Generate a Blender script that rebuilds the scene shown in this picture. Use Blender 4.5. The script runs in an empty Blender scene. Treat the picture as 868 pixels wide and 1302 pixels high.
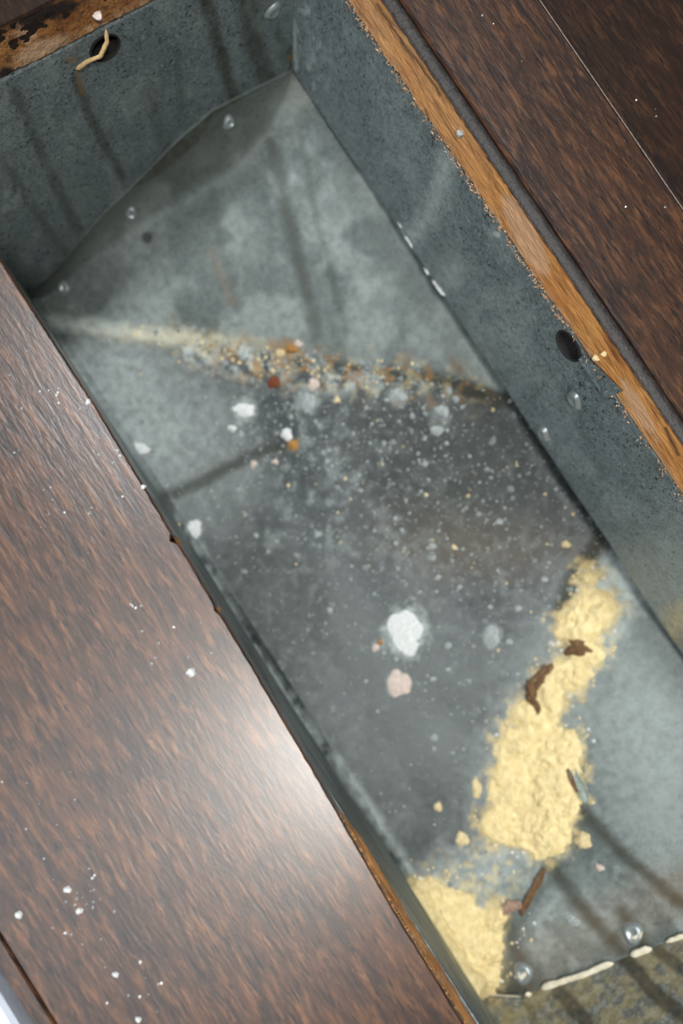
import bpy, bmesh, math, random
import numpy as np
from mathutils import Vector, Matrix
random.seed(4); RNG = np.random.default_rng(4)
S = bpy.context.scene
COL = S.collection

# ------------------------------------------------------------------ camera
H = 0.183                                   # lens above the floor boards
F = 1000.0                                  # focal length in pixels of the 868 x 1302 frame
def _cv(px, py): return np.array([px-434.0, 651.0-py, -F])
_n = _cv(335, 760); CZ = -_n/np.linalg.norm(_n)
CX = np.array([.837, .547, 0.]); CX -= CX.dot(CZ)*CZ; CX /= np.linalg.norm(CX)
CY = np.cross(CZ, CX)
ROT = np.array([CX, CY, CZ])                # camera vector -> world vector
cd = bpy.data.cameras.new('camera'); cam = bpy.data.objects.new('camera', cd); COL.objects.link(cam)
cam.matrix_world = Matrix([[*ROT[0], 0], [*ROT[1], 0], [*ROT[2], H], [0, 0, 0, 1]])
cd.sensor_fit = 'HORIZONTAL'; cd.sensor_width = 5.0; cd.lens = 5.0*F/868
cd.clip_start = .005; cd.clip_end = 20
cd.dof.use_dof = True; cd.dof.focus_distance = .203; cd.dof.aperture_fstop = 1.8
S.camera = cam

# ------------------------------------------------------------------ world, lights, exposure
w = bpy.data.worlds.new('world'); S.world = w; w.use_nodes = True
w.node_tree.nodes['Background'].inputs[0].default_value = (.80, .88, 1, 1)
w.node_tree.nodes['Background'].inputs[1].default_value = .08
def area(name, loc, target, size, power, color, spread=180):
    l = bpy.data.lights.new(name, 'AREA'); l.shape = 'DISK'; l.size = size; l.energy = power; l.color = color
    l.spread = math.radians(spread)
    o = bpy.data.objects.new(name, l); COL.objects.link(o); o.location = loc
    o.rotation_euler = (Vector(target)-Vector(loc)).to_track_quat('-Z', 'Y').to_euler()
    return o
area('hand_lamp', (-.008, -.128, .48), (0, 0, 0), .08, 1.85, (1, .97, .91))
area('left_fill', (-2.0, .10, 1.5), (0, 0, 0), .7, 34, (.95, .98, 1))  # unseen fill added to light the right wall and cut face
area('far_fill', (.27, .56, 1.6), (0, 0, 0), .25, 23, (.95, .98, 1))  # unseen fill added beyond the far end to brighten the near end
area('overhead_fill', (-.42, -.22, 1.4), (0, 0, 0), .8, 4.5, (.92, .96, 1))  # unseen broad fill added for the sheen on the left board
S.view_settings.view_transform = 'Standard'; S.view_settings.look = 'None'
S.view_settings.gamma = 1; S.view_settings.use_curve_mapping = False
S.view_settings.exposure = 0.0

# ------------------------------------------------------------------ helpers
def ray(px, py):
    v = ROT @ _cv(px, py); return v
def at(px, py, z):                          # pixel -> point at height z
    r = ray(px, py); k = (z-H)/r[2]; return np.array([r[0]*k, r[1]*k, z])
def proj(P):                                # points (...,3) -> photo coordinates
    d = (np.asarray(P)-np.array([0, 0, H])) @ ROT
    return 434-F*d[..., 0]/d[..., 2], 651+F*d[..., 1]/d[..., 2]
def _hash(ix, iy, s):
    h = (ix*374761393 + iy*668265263 + s*974634777) & 0x7fffffff
    h = ((h ^ (h >> 13))*1274126177) & 0x7fffffff
    return ((h ^ (h >> 16)) & 0xffff)/65535.0
def vnoise(x, y, s=0):
    x = np.asarray(x, float); y = np.asarray(y, float)
    ix = np.floor(x).astype(np.int64); iy = np.floor(y).astype(np.int64)
    fx = x-ix; fy = y-iy; fx = fx*fx*(3-2*fx); fy = fy*fy*(3-2*fy)
    a = _hash(ix, iy, s); b = _hash(ix+1, iy, s); c = _hash(ix, iy+1, s); d = _hash(ix+1, iy+1, s)
    return (a*(1-fx)+b*fx)*(1-fy)+(c*(1-fx)+d*fx)*fy
def fbm(x, y, s=0, o=4):
    v = 0; a = .5; t = 0
    for k in range(o):
        v = v+a*vnoise(x*2**k, y*2**k, s+k*7); t += a; a *= .55
    return v/t
def ss(a, b, x):
    t = np.clip((x-a)/(b-a), 0, 1); return t*t*(3-2*t)
def stroke(px, py, pts, width, soft=None, wob=2.0, seed=1):   # distance to a polyline, 1 inside
    soft = soft or width*.6
    qx = px+(fbm(px/14, py/14, seed)-.5)*wob*2; qy = py+(fbm(px/14, py/14, seed+50)-.5)*wob*2
    best = np.full(np.shape(px), 1e9)
    for (ax, ay), (bx, by) in zip(pts[:-1], pts[1:]):
        dx, dy = bx-ax, by-ay; L = dx*dx+dy*dy
        t = np.clip(((qx-ax)*dx+(qy-ay)*dy)/L, 0, 1)
        best = np.minimum(best, np.hypot(qx-ax-t*dx, qy-ay-t*dy))
    return 1-ss(width/2-soft/2, width/2+soft/2, best)
def blob(px, py, cx, cy, rx, ry, ang=0, soft=.5, wob=.25, seed=3):
    a = math.radians(ang); dx = px-cx; dy = py-cy
    u = (dx*math.cos(a)+dy*math.sin(a))/rx; v = (-dx*math.sin(a)+dy*math.cos(a))/ry
    r = np.hypot(u, v)+(fbm(px/9, py/9, seed)-.5)*wob*2
    return 1-ss(1-soft, 1+soft*.5, r)

def link(name, me, parent=None):
    o = bpy.data.objects.new(name, me); COL.objects.link(o)
    if parent: o.parent = parent
    return o
def mesh_obj(name, verts, faces, mat, parent=None, smooth=True, origin=None, cols=None, mat_idx=None):
    verts = np.asarray(verts, float).reshape(-1, 3)
    if origin is not None: verts = verts-np.asarray(origin)
    me = bpy.data.meshes.new(name); me.from_pydata(verts.tolist(), [], [list(map(int, f)) for f in faces]); me.update()
    if cols:
        for k, c in cols.items():
            at_ = me.color_attributes.new(k, 'FLOAT_COLOR', 'POINT')
            at_.data.foreach_set('color', np.ascontiguousarray(c, dtype=np.float32).ravel())
    for m in (mat if isinstance(mat, (list, tuple)) else [mat]): me.materials.append(m)
    if mat_idx is not None: me.polygons.foreach_set('material_index', mat_idx)
    if smooth: me.polygons.foreach_set('use_smooth', [True]*len(me.polygons))
    o = link(name, me, parent)
    if origin is not None:
        o.location = Vector(origin)
        if parent: o.location = Vector(origin)-parent.location
    return o
def tag(o, label=None, cat=None, group=None, kind=None):
    for k, v in (('label', label), ('category', cat), ('group', group), ('kind', kind)):
        if v: o[k] = v
    return o
def grid_faces(nr, nc, keep=None):
    out = []
    for i in range(nr-1):
        b = i*nc
        for j in range(nc-1):
            if keep is None or keep[i, j]: out.append((b+j, b+j+1, b+nc+j+1, b+nc+j))
    return out

# ------------------------------------------------------------------ materials
class NT:
    def __init__(s, name):
        s.m = bpy.data.materials.new(name); s.m.use_nodes = True; s.t = s.m.node_tree
        s.b = s.t.nodes['Principled BSDF']
    def n(s, typ, **kw):
        nd = s.t.nodes.new(typ)
        for k, v in kw.items():
            if k.startswith('i_'):
                key = k[2:]; key = int(key) if key.isdigit() else key.replace('_', ' ')
                if isinstance(v, bpy.types.NodeSocket): s.t.links.new(v, nd.inputs[key])
                else: nd.inputs[key].default_value = v
            else: setattr(nd, k, v)
        return nd
    def l(s, a, b): s.t.links.new(a, b)
    def coord(s, scale=(1, 1, 1)):
        tc = s.n('ShaderNodeTexCoord'); mp = s.n('ShaderNodeMapping'); s.l(tc.outputs['Object'], mp.inputs[0])
        mp.inputs['Scale'].default_value = scale; return mp.outputs[0]
    def noise(s, co, scale, detail=4, rough=.6, dist=0):
        nd = s.n('ShaderNodeTexNoise'); s.l(co, nd.inputs['Vector'])
        nd.inputs['Scale'].default_value = scale; nd.inputs['Detail'].default_value = detail
        nd.inputs['Roughness'].default_value = rough; nd.inputs['Distortion'].default_value = dist
        return nd.outputs[0]
    def ramp(s, fac, stops):
        nd = s.n('ShaderNodeValToRGB'); s.l(fac, nd.inputs[0]); e = nd.color_ramp.elements
        while len(e) < len(stops): e.new(.5)
        for k, (p, c) in enumerate(stops):
            e[k].position = p; e[k].color = (c if len(c) == 4 else (*c, 1)) if isinstance(c, (tuple, list)) else (c, c, c, 1)
        return nd.outputs[0]
    def mix(s, fac, a, b, mode='MIX'):
        nd = s.n('ShaderNodeMix'); nd.data_type = 'RGBA'; nd.blend_type = mode
        for sock, v in ((nd.inputs[0], fac), (nd.inputs[6], a), (nd.inputs[7], b)):
            if isinstance(v, bpy.types.NodeSocket): s.l(v, sock)
            elif isinstance(v, (tuple, list)): sock.default_value = (*v, 1)
            else: sock.default_value = v
        return nd.outputs[2]
    def math(s, op, a, b=0.0, clamp=False):
        nd = s.n('ShaderNodeMath', operation=op); nd.use_clamp = clamp
        for k, v in ((0, a), (1, b)):
            if isinstance(v, bpy.types.NodeSocket): s.l(v, nd.inputs[k])
            else: nd.inputs[k].default_value = v
        return nd.outputs[0]
    def attr(s, name):
        a = s.n('ShaderNodeAttribute'); a.attribute_name = name
        sp = s.n('ShaderNodeSeparateColor'); s.l(a.outputs['Color'], sp.inputs[0])
        return sp.outputs[0], sp.outputs[1], sp.outputs[2], a.outputs['Alpha']
    def bump(s, h, strength, dist=.0005):
        nd = s.n('ShaderNodeBump'); s.l(h, nd.inputs['Height']); nd.inputs['Strength'].default_value = strength
        nd.inputs['Distance'].default_value = dist; s.l(nd.outputs[0], s.b.inputs['Normal'])
    def set(s, col=None, rough=None, metal=None, spec=None):
        for key, v in (('Base Color', col), ('Roughness', rough), ('Metallic', metal), ('Specular IOR Level', spec)):
            if v is None: continue
            if isinstance(v, bpy.types.NodeSocket): s.l(v, s.b.inputs[key])
            elif isinstance(v, (tuple, list)): s.b.inputs[key].default_value = (*v, 1)
            else: s.b.inputs[key].default_value = v
        return s.m

def metal_mat(name, base, lighter, metal, rough, speck=.35, bumpd=.5):
    N = NT(name); co = N.coord()
    big = N.noise(co, 55, 5, .6); mid = N.noise(co, 320, 4, .6); fine = N.noise(co, 1250, 3, .75)
    c = N.mix(N.ramp(big, [(.32, 0.), (.68, 1.)]), base, lighter)
    c = N.mix(N.ramp(mid, [(.35, .0), (.7, .45)]), c, tuple(min(1, v*1.45) for v in lighter))
    c = N.mix(N.ramp(fine, [(.30, speck), (.48, 0.)]), c, tuple(v*.35 for v in base))
    c = N.mix(N.ramp(fine, [(.60, 0.), (.76, speck)]), c, tuple(min(1, v*2.3) for v in lighter))
    pit = N.noise(co, 780, 2, .5, 1.2)
    c = N.mix(N.ramp(pit, [(.33, min(1, speck)), (.40, 0.)]), c, tuple(v*.22 for v in base))
    c = N.mix(N.ramp(pit, [(.63, 0.), (.72, speck*.5)]), c, tuple(min(1, v*2.0) for v in lighter))
    r, g, b, a = N.attr('stain_shading')
    brk = N.ramp(mid, [(.25, .45), (.6, 1.)])
    c = N.mix(N.math('MULTIPLY', b, brk), c, (.028, .030, .018))        # dark olive grime, painted shade
    c = N.mix(N.math('MULTIPLY', r, brk), c, (.51, .58, .56))          # whitish dust film, painted highlights
    c = N.mix(N.math('MULTIPLY', g, brk), c, (.22, .115, .035))         # rust / ochre
    pw = N.mix(N.ramp(mid, [(.35, 0.), (.65, 1.)]), (.52, .40, .17), (.76, .62, .32))
    c = N.mix(N.math('MULTIPLY', a, N.ramp(fine, [(.3, .7), (.5, 1.)])), c, pw)
    dirt_shading = N.math('MAXIMUM', N.math('MAXIMUM', r, g), N.math('MAXIMUM', b, a), True)
    mt = N.math('MULTIPLY', N.math('SUBTRACT', 1.0, dirt_shading, True), metal)
    rg = N.math('ADD', N.math('MULTIPLY', dirt_shading, .35), N.ramp(mid, [(.3, rough-.06), (.7, rough+.08)]), True)
    N.bump(N.math('ADD', N.math('MULTIPLY', fine, .5), mid), bumpd, .0003)
    return N.set(c, rg, mt)
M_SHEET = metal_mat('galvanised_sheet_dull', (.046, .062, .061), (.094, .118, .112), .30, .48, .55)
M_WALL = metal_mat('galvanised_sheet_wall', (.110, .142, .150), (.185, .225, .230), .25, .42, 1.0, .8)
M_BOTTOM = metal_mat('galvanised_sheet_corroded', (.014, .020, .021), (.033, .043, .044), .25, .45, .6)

def plank_mat():
    N = NT('stained_floor_wood')
    tone = N.attr('tone')[0]
    co = N.coord((1, .17, 1)); coP = N.coord((1, .16, 1)); co0 = N.coord()
    big = N.noise(co, 190, 6, .72, .5); gr = N.noise(co, 620, 4, .7, .3); pore = N.noise(coP, 1100, 3, .6)
    c = N.mix(N.ramp(big, [(.35, 0.), (.70, 1.)]), (.016, .007, .005), (.078, .031, .013))
    c = N.mix(N.ramp(gr, [(.50, 0.), (.72, .75)]), c, (.20, .085, .032))
    c = N.mix(N.ramp(gr, [(.28, .85), (.46, 0.)]), c, (.010, .006, .005))
    c = N.mix(N.ramp(pore, [(.34, .95), (.44, 0.)]), c, (.006, .004, .003))
    c = N.mix(tone, c, (.012, .009, .008))
    N.l(N.math('SUBTRACT', .6, N.math('MULTIPLY', tone, 1.3), True), N.b.inputs['Coat Weight'])
    N.l(N.math('SUBTRACT', .5, N.math('MULTIPLY', tone, .45), True), N.b.inputs['Specular IOR Level'])
    blot = N.noise(co0, 14, 3, .5)
    rg = N.ramp(blot, [(.3, .30), (.7, .40)])
    N.bump(N.math('ADD', N.math('MULTIPLY', pore, .6), gr), .35, .0003)
    N.b.inputs['Coat Weight'].default_value = .6; N.b.inputs['Coat Roughness'].default_value = .29
    return N.set(c, rg, 0)
M_PLANK = plank_mat()
def raw_mat(name, lo, mid_, hi):
    N = NT(name); co = N.coord((1, .14, .8)); co0 = N.coord()
    g = N.noise(co, 500, 5, .7, .4); g2 = N.noise(co, 1400, 3, .6); b = N.noise(co0, 60, 3, .6)
    c = N.mix(N.ramp(b, [(.35, 0.), (.65, 1.)]), mid_, hi)
    c = N.mix(N.ramp(g, [(.32, .9), (.5, 0.)]), c, lo)
    c = N.mix(N.ramp(g2, [(.3, .6), (.45, 0.)]), c, lo)
    r, gg, bb, a = N.attr('stain_shading')
    c = N.mix(r, c, (.62, .36, .20)); c = N.mix(gg, c, (.50, .33, .20)); c = N.mix(bb, c, (.020, .010, .006))
    N.bump(N.math('ADD', g, g2), .8, .0006)
    return N.set(c, .65, 0)
M_RAW = raw_mat('raw_cut_wood', (.16, .050, .012), (.50, .20, .05), (.70, .33, .095))
M_RAWD = raw_mat('raw_cut_wood_dark', (.045, .012, .004), (.24, .085, .018), (.46, .22, .07))
def crumb_mat(name, c1, c2, rough=.85, sc=900):
    N = NT(name); co = N.coord(); n = N.noise(co, sc, 4, .65)
    N.bump(n, .8, .0006)
    return N.set(N.mix(N.ramp(n, [(.3, 0.), (.7, 1.)]), c1, c2), rough, 0)
M_POW = crumb_mat('yellow_powder', (.62, .48, .22), (.84, .71, .40), .95, 450)
M_WHITE = crumb_mat('white_crumb', (.50, .53, .53), (.80, .82, .80))
M_GREY = crumb_mat('pale_grey_crumb', (.20, .23, .23), (.42, .46, .45))
M_SPECK = crumb_mat('grey_speck', (.12, .14, .14), (.30, .34, .33))
M_PINK = crumb_mat('pinkish_crumb', (.48, .40, .36), (.72, .60, .52))
M_CREAM = crumb_mat('cream_crumb', (.55, .42, .20), (.80, .68, .42))
M_RUST = crumb_mat('rust_flake', (.10, .022, .008), (.22, .06, .02))
M_OR = crumb_mat('orange_flake', (.28, .13, .03), (.48, .26, .08))
M_BR = crumb_mat('brown_flake', (.07, .035, .015), (.20, .11, .045), .8, 500)
M_GREEN = crumb_mat('grey_green_flake', (.16, .19, .16), (.36, .42, .37), .6, 500)
M_SEAL = crumb_mat('off_white_sealant', (.58, .52, .38), (.82, .78, .64), .6, 500)
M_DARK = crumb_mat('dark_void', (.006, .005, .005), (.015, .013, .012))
M_FIB = crumb_mat('tan_fibre', (.36, .24, .10), (.58, .42, .20))
M_TRIM = crumb_mat('white_painted_trim', (.60, .66, .76), (.66, .72, .82), .3, 60)
def dimple_mat():
    N = NT('bright_dimple_metal'); co = N.coord(); n = N.noise(co, 900, 3, .6); N.bump(n, .3, .0002)
    return N.set(N.mix(n, (.22, .26, .27), (.42, .46, .46)), .36, .55)
M_DIM = dimple_mat()

# ------------------------------------------------------------------ setting: floor
ZT = -.015                                 # underside of the boards = top of the sheet metal
XR = .107                                  # right side wall
def xl(y): return float(np.interp(y, [-.2, -.104, -.075, -.043, -.010, .0234, .0595, .0996, .15], [-.0143, -.0139, -.0134, -.0118, -.0105, -.0095, -.0085, -.0087, -.0085]))    # left edge of the boards, sawn slightly askew
def ye(x): return .1485 + 0*x           # far end wall
YN = -.165                                 # near end wall
VF, FF, TT = [], [], []
def slab(poly, top=0., bot=ZT, ch=.0006, tone=0., edge_tone=None):
    """board from a counter-clockwise outline, with a small chamfer round the top"""
    n = len(poly); P = np.array(poly, float)
    # inset
    ins = []
    for i in range(n):
        a, b, c = P[i-1], P[i], P[(i+1) % n]
        d1 = (b-a)/np.linalg.norm(b-a); d2 = (c-b)/np.linalg.norm(c-b)
        nrm = np.array([-(d1+d2)[1], (d1+d2)[0]]); nrm /= np.linalg.norm(nrm)+1e-9
        ins.append(b+nrm*ch)
    o = len(VF)
    for p in ins: VF.append((p[0], p[1], top)); TT.append(tone)
    for p in P: VF.append((p[0], p[1], top-ch)); TT.append(tone if edge_tone is None else edge_tone)
    for p in P: VF.append((p[0], p[1], bot)); TT.append(tone)
    FF.append([o+i for i in range(n)])
    for k in (0, n):
        for i in range(n):
            j = (i+1) % n; FF.append([o+k+i, o+k+n+i, o+k+n+j, o+k+j])
    FF.append([o+2*n+i for i in range(n)][::-1])
# left board, with a splintered sawn edge
ys = np.linspace(-.20, .1490, 520)
edge = []
for y in ys:
    x = xl(y)+(fbm(np.array(y*900), np.array(0.), 5)-.5)*.0003
    for (qx, qy), dep, wd in (((219, 686), .0011, .0008), ((275, 776), .0005, .0008)):
        p = at(qx, qy, 0); x -= dep*math.exp(-((y-p[1])/wd)**2)
    edge.append((float(x), float(y)))
XT = -.0893
XJ = -.0853
slab([(XT, -.42), (XJ-.0003, -.42), (XJ-.0003, .42), (XT, .42)], ch=.0006, tone=.0)
slab([(XJ, -.42), (-.013, -.42)]+edge+[(-.0075, .42), (XJ, .42)], ch=.0004, tone=.0, edge_tone=.3)
slab([(-.013, -.42), (.1107, -.42), (.1107, -.168), (-.013, -.168)], tone=.2)
slab([(-.0078, .1497), (.1107, .1497), (.1107, .42), (-.007, .42)], tone=.75)
slab([(.1112, -.42), (.1432, -.42), (.1432, .42), (.1112, .42)], tone=.32)
slab([(.1436, -.42), (.30, -.42), (.30, .42), (.1436, .42)], tone=.72)
tc = np.zeros((len(VF), 4)); tc[:, 0] = TT; tc[:, 3] = 1
floor = tag(mesh_obj('floor', VF, FF, M_PLANK, smooth=False, cols={'tone': tc}), kind='structure')
VF, FF, TT = [], [], []
slab([(-.30, -.42), (XT-.0012, -.42), (XT-.0012, .42), (-.30, .42)], top=.003, ch=.0012)
trim = tag(mesh_obj('trim_1', VF, FF, M_TRIM, smooth=False), kind='structure')

# raw cut faces of the boards round the opening (children of the floor)
def cut_face(name, start, end, nrm, mat, ztop, zbot, rough, seed, label=None, painter=None, stepn=.0004, bulge=.0012, path=None, jag=.0022, fade=None, low=None):
    start = np.array(start); end = np.array(end); L = np.linalg.norm(end-start); d = (end-start)/L
    nrm = np.array(nrm)
    nc = int(L/stepn); nr = 34
    u = np.linspace(0, 1, nc)[None, :].repeat(nr, 0); v = np.linspace(0, 1, nr)[:, None].repeat(nc, 1)
    s = u*L
    z = ztop+(zbot-ztop)*v + ss(.7, 1, v)*(fbm(s*700, v*0+3, seed)-.5)*jag*(fade(s) if fade else 1)
    off = rough*(fbm(s*260, v*5, seed+1)-.5)*2 + rough*1.6*ss(.68, .95, v)*(fbm(s*1500, v*22, seed+2, 3)-.3) + bulge*ss(.2, .95, v)*(.5+.8*fbm(s*90, v*0, seed+5))
    if fade: off = off*(.35+.65*fade(s))
    off = off*ss(0, .12, v) - ss(.97, 1, v)*.0012
    X = start[0]+d[0]*s+nrm[0]*off; Y = start[1]+d[1]*s+nrm[1]*off
    if low: X = X+low(Y)*ss(.15, .8, v)*(.8+.4*fbm(s*400, v*3, 8))
    if path: X = X+np.array([path(q) for q in Y[0]])[None, :]
    P = np.stack([X, Y, z], -1); px, py = proj(P)
    c = np.zeros((nr, nc, 4)); c[..., 1] = ss(.74, .95, v)*.75*ss(.3, .6, fbm(s*1200, v*10, seed+9))
    if painter: painter(px, py, c, s, v)
    return tag(mesh_obj(name, P.reshape(-1, 3), grid_faces(nr, nc), mat, floor, cols={'stain_shading': c.reshape(-1, 4)}), label)
def paint_right(px, py, c, s, v):
    c[..., 0] = np.maximum(blob(px, py, 668, 300, 16, 60, -28, .2, .2), blob(px, py, 812, 520, 9, 45, -32, .3, .3))*.9
    c[..., 1] = np.maximum(c[..., 1], .55*ss(330, 100, py)*fbm(s*60, v*2, 3))
    c[..., 2] = np.maximum.reduce([stroke(px, py, [(478, 5), (560, 120)], 3, 4, 3)*.8, stroke(px, py, [(640, 292), (660, 325)], 4, 3, 2)*.8,
        stroke(px, py, [(845, 545), (862, 578)], 4, 4, 2)*.8, stroke(px, py, [(540, 140), (575, 205)], 3, 3, 3)*.6])
# profile runs down the face; right side faces -X
cut_face('cut_edge', (.1077, -.20), (.1077, .1495), (-1, 0), M_RAW, -.0016, -.0150, .0003, 11, 'raw orange saw-cut face of the boards on the right, furry with splinters', paint_right, bulge=.0007, fade=lambda s: ss(.19, .27, s))
def paint_end(px, py, c, s, v):
    c[..., 0] = np.maximum(blob(px, py, 55, 62, 34, 12, -28, .5, .5, 8), blob(px, py, 30, 40, 18, 12, 60, .5, .6, 9))*.85
    c[..., 1] = np.maximum(c[..., 1], blob(px, py, 50, 65, 45, 12, -28, .5, .6, 18)*.8)
    c[..., 2] = np.maximum.reduce([blob(px, py, 55, 18, 60, 13, -15, .5, .5, 4), blob(px, py, 8, 92, 14, 10, 0, .5, .3, 5), blob(px, py, 12, 22, 12, 14, 0, .6, .4, 6)*.8])
cut_face('cut_edge', (-.0125, .1497), (.1080, .1497), (0, -1), M_RAWD, -.0005, -.0150, .0003, 31, 'rusty brown stained cut face of the boards at the far end', paint_end, bulge=.0004, jag=.0008)
def paint_left(px, py, c, s, v):
    c[..., 2] = .95*ss(.42, .25, v)*ss(1090, 1150, py)
    c[..., 1] = np.maximum(c[..., 1], .6*ss(.5, .7, fbm(s*900, v*8, 66)))
cut_face('cut_edge', (-.0003, -.20), (-.0003, .1495), (1, 0), M_RAW, -.0006, -.0150, .0003, 51, 'thin orange saw-cut face under the left board', paint_left, .001, bulge=.0, path=lambda y: xl(y), low=lambda y: .0016*ss(-.050, -.066, y))
# dark stained chamfer between the raw face and the right board
yy = np.linspace(-.20, .1497, 300); prof = [(.1079, -.0026), (.1076, -.0018), (.1084, -.0013), (.1096, -.0011), (.1108, -.0011), (.1113, -.0016)]
V = [(x+(fbm(np.array(y*500.), np.array(k*3.), 71)-.5)*.0004, y, z) for k, (x, z) in enumerate(prof) for y in yy]
M_GROOVE = crumb_mat('dark_stained_bevel', (.010, .008, .007), (.026, .021, .019), .55, 600)
tag(mesh_obj('bevel_strip', V, [f[::-1] for f in grid_faces(len(prof), len(yy))], M_GROOVE, floor), 'dark stained bevel along the right board')
# pale dusty hairline in the joint between the two right boards
V = [(.1434+dx*.00022, y, -.0002+dz) for dx, dz in ((-1, 0), (0, .00025), (1, 0)) for y in np.linspace(-.2, .25, 60)]
mesh_obj('board_joint', V, [f[::-1] for f in grid_faces(3, 60)], crumb_mat('joint_dust', (.08, .055, .045), (.20, .15, .12)), floor)

# ------------------------------------------------------------------ duct boot
duct = bpy.data.objects.new('duct_boot', None); COL.objects.link(duct); duct.location = (.045, 0, -.12); duct.empty_display_size = .02
tag(duct, 'grey galvanised sheet metal floor duct boot set in the rectangular opening between the boards', 'duct')

# --- the folded bottom: five edges as functions of X
def endlow(px, py):                        # pixel on the far end wall -> point
    r = ray(px, py); k = .1485/r[1]; return np.array([r[0]*k, r[1]*k, H+r[2]*k])
def curve(pts):
    pts = sorted(pts, key=lambda p: p[0]); A = np.array(pts)
    return lambda x: (np.interp(x, A[:, 0], A[:, 1]), np.interp(x, A[:, 0], A[:, 2]))
def ext(pts, x, dy=0, dz=0):
    p = pts[-1]; return pts+[np.array([x, p[1]+dy, p[2]+dz])]
e0 = [endlow(65, 350), endlow(130, 275), endlow(205, 200), endlow(270, 140), endlow(372, 90)]
e0 = [e0[0]+np.array([-.015, 0, -.006])]+e0; e0 = ext(e0, .122, -.001, .0); e0 = [p+np.array([0, .0008, .0006]) for p in e0]
e1 = [at(62, 374, -.1145), at(100, 345, -.110), at(165, 297, -.1030), at(225, 257, -.0965), at(300, 215, -.0900), at(350, 162, -.0825), at(376, 95, -.0745)]
e1 = [e1[0]+np.array([-.015, .002, -.003])]+e1; e1 = ext(e1, .122, -.001, .0)
e2 = [at(55, 408, -.120), at(240, 436, -.113), at(360, 452, -.106), at(480, 474, -.098), at(590, 488, -.0895), at(640, 505, -.0850)]
e2 = [e2[0]+np.array([-.012, 0, -.001])]+e2; e2 = ext(e2, .127, -.014, .001)
e3 = [at(604, 1262, -.1045), at(612, 1140, -.107), at(655, 1040, -.105), at(690, 930, -.1015), at(722, 820, -.0965), at(752, 745, -.0915), at(775, 690, -.0875)]
e3 = [e3[0]+np.array([-.012, -.0005, 0])]+e3; e3 = ext(e3, .127, .008, .001)
def nearlow(px, py):
    r = ray(px, py); k = YN/r[1]; return np.array([r[0]*k, YN, H+r[2]*k])
e4 = [nearlow(615, 1265), nearlow(670, 1264), nearlow(740, 1238), nearlow(868, 1190)]
e4[0][1] += .0005
e4 = [e4[0]+np.array([-.02, 0, -.001])]+e4; e4 = e4+[np.array([.127, YN, e4[-1][2]+.008])]
E = [curve(e) for e in (e0, e1, e2, e3, e4)]
NC = 265; xs = np.linspace(-.0140, .1200, NC)
rows = [44, 150, 330, 170]
def blur1(a, k):                           # box blur along rows, ends kept
    p = np.concatenate([a[:1].repeat(k, 0), a, a[-1:].repeat(k, 0)]); c = np.cumsum(np.concatenate([p[:1]*0, p]), 0)
    return (c[2*k+1:]-c[:-2*k-1])/(2*k+1)
Yg, Zg, brk = [], [], [0]
for k in range(4):
    ya, za = E[k](xs); yb, zb = E[k+1](xs)
    n = rows[k]
    for i in range(n+(k == 3)):
        t = i/n; Yg.append(ya*(1-t)+yb*t); Zg.append(za*(1-t)+zb*t - (0.0015*math.sin(math.pi*t) if k == 2 else 0))
    brk.append(brk[-1]+n)
Yg = np.array(Yg); Zg = np.array(Zg)
# smooth folds a little (and along X)
ker = 7
Yb, Zb = Yg.copy(), Zg.copy()
for _ in range(2): Yb = blur1(Yb, ker); Zb = blur1(Zb, ker)
Yb = blur1(Yb.T, 4).T; Zb = blur1(Zb.T, 4).T
wgt = ss(0, 24, np.arange(len(Yg)))[:, None]*ss(0, 24, np.arange(len(Yg))[::-1])[:, None]
Yg = Yg*(1-wgt)+Yb*wgt; Zg = Zg*(1-wgt)+Zb*wgt
Xg = xs[None, :].repeat(len(Yg), 0)
Zg = Zg+(fbm(Xg*45, Yg*45, 90, 2)-.5)*.0012*wgt
# curl the left border of the bottom up into the side wall
Zg = Zg+.003*ss(-.0085, -.0125, Xg)
BOT = np.stack([Xg, Yg, Zg], -1); BPX, BPY = proj(BOT)
BN = np.cross(np.gradient(BOT, axis=1), -np.gradient(BOT, axis=0)); BN /= np.linalg.norm(BN, axis=-1)[..., None]
BN *= np.sign(BN[..., 2:3])
def surf(px, py):
    d = (BPX-px)**2+(BPY-py)**2; i, j = np.unravel_index(np.argmin(d), d.shape); return BOT[i, j].copy(), BN[i, j].copy()

px, py = BPX, BPY
ns = lambda s, k=1.0, o=4: fbm(px/s, py/s, int(k*100), o)
st = np.zeros(BPX.shape+(4,))
# whitish dust film, with painted highlights
onA = ss(2, -6, (np.arange(len(BPX))-brk[2])[:, None]*np.ones(NC))
r = onA*(.12+.26*ss(.40, .65, ns(60, 1)))*ss(8, 30, (np.arange(len(BPX))-0.)[:, None]*np.ones(NC))
r = np.maximum(r, .95*stroke(px, py, [(50, 411), (160, 419), (262, 436)], 22, 26, 2)*ss(330, 180, px))  # bright sheen on the left of the upper fold, painted in
r = np.maximum(r, (.40+.3*ns(20, 21))*blob(px, py, 150, 520, 190, 120, 35, .9, .2)*ss(412, 432, py))
fold_band = stroke(px, py, [(230, 436), (330, 460), (420, 474), (520, 480), (600, 492)], 48, 40, 10, 4)
r = np.maximum(r, fold_band*.8*ss(.35, .62, ns(12, 2, 3))*ss(640, 430, px))
mist = blob(px, py, 370, 590, 260, 150, 40, .9, .2, 6)
r = np.maximum(r, mist*.34*ss(.42, .80, ns(11, 3, 5)))
r = np.maximum(r, blob(px, py, 520, 800, 330, 420, 20, .8, .2, 7)*.17*ss(.45, .85, ns(9, 4, 4)))
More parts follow.
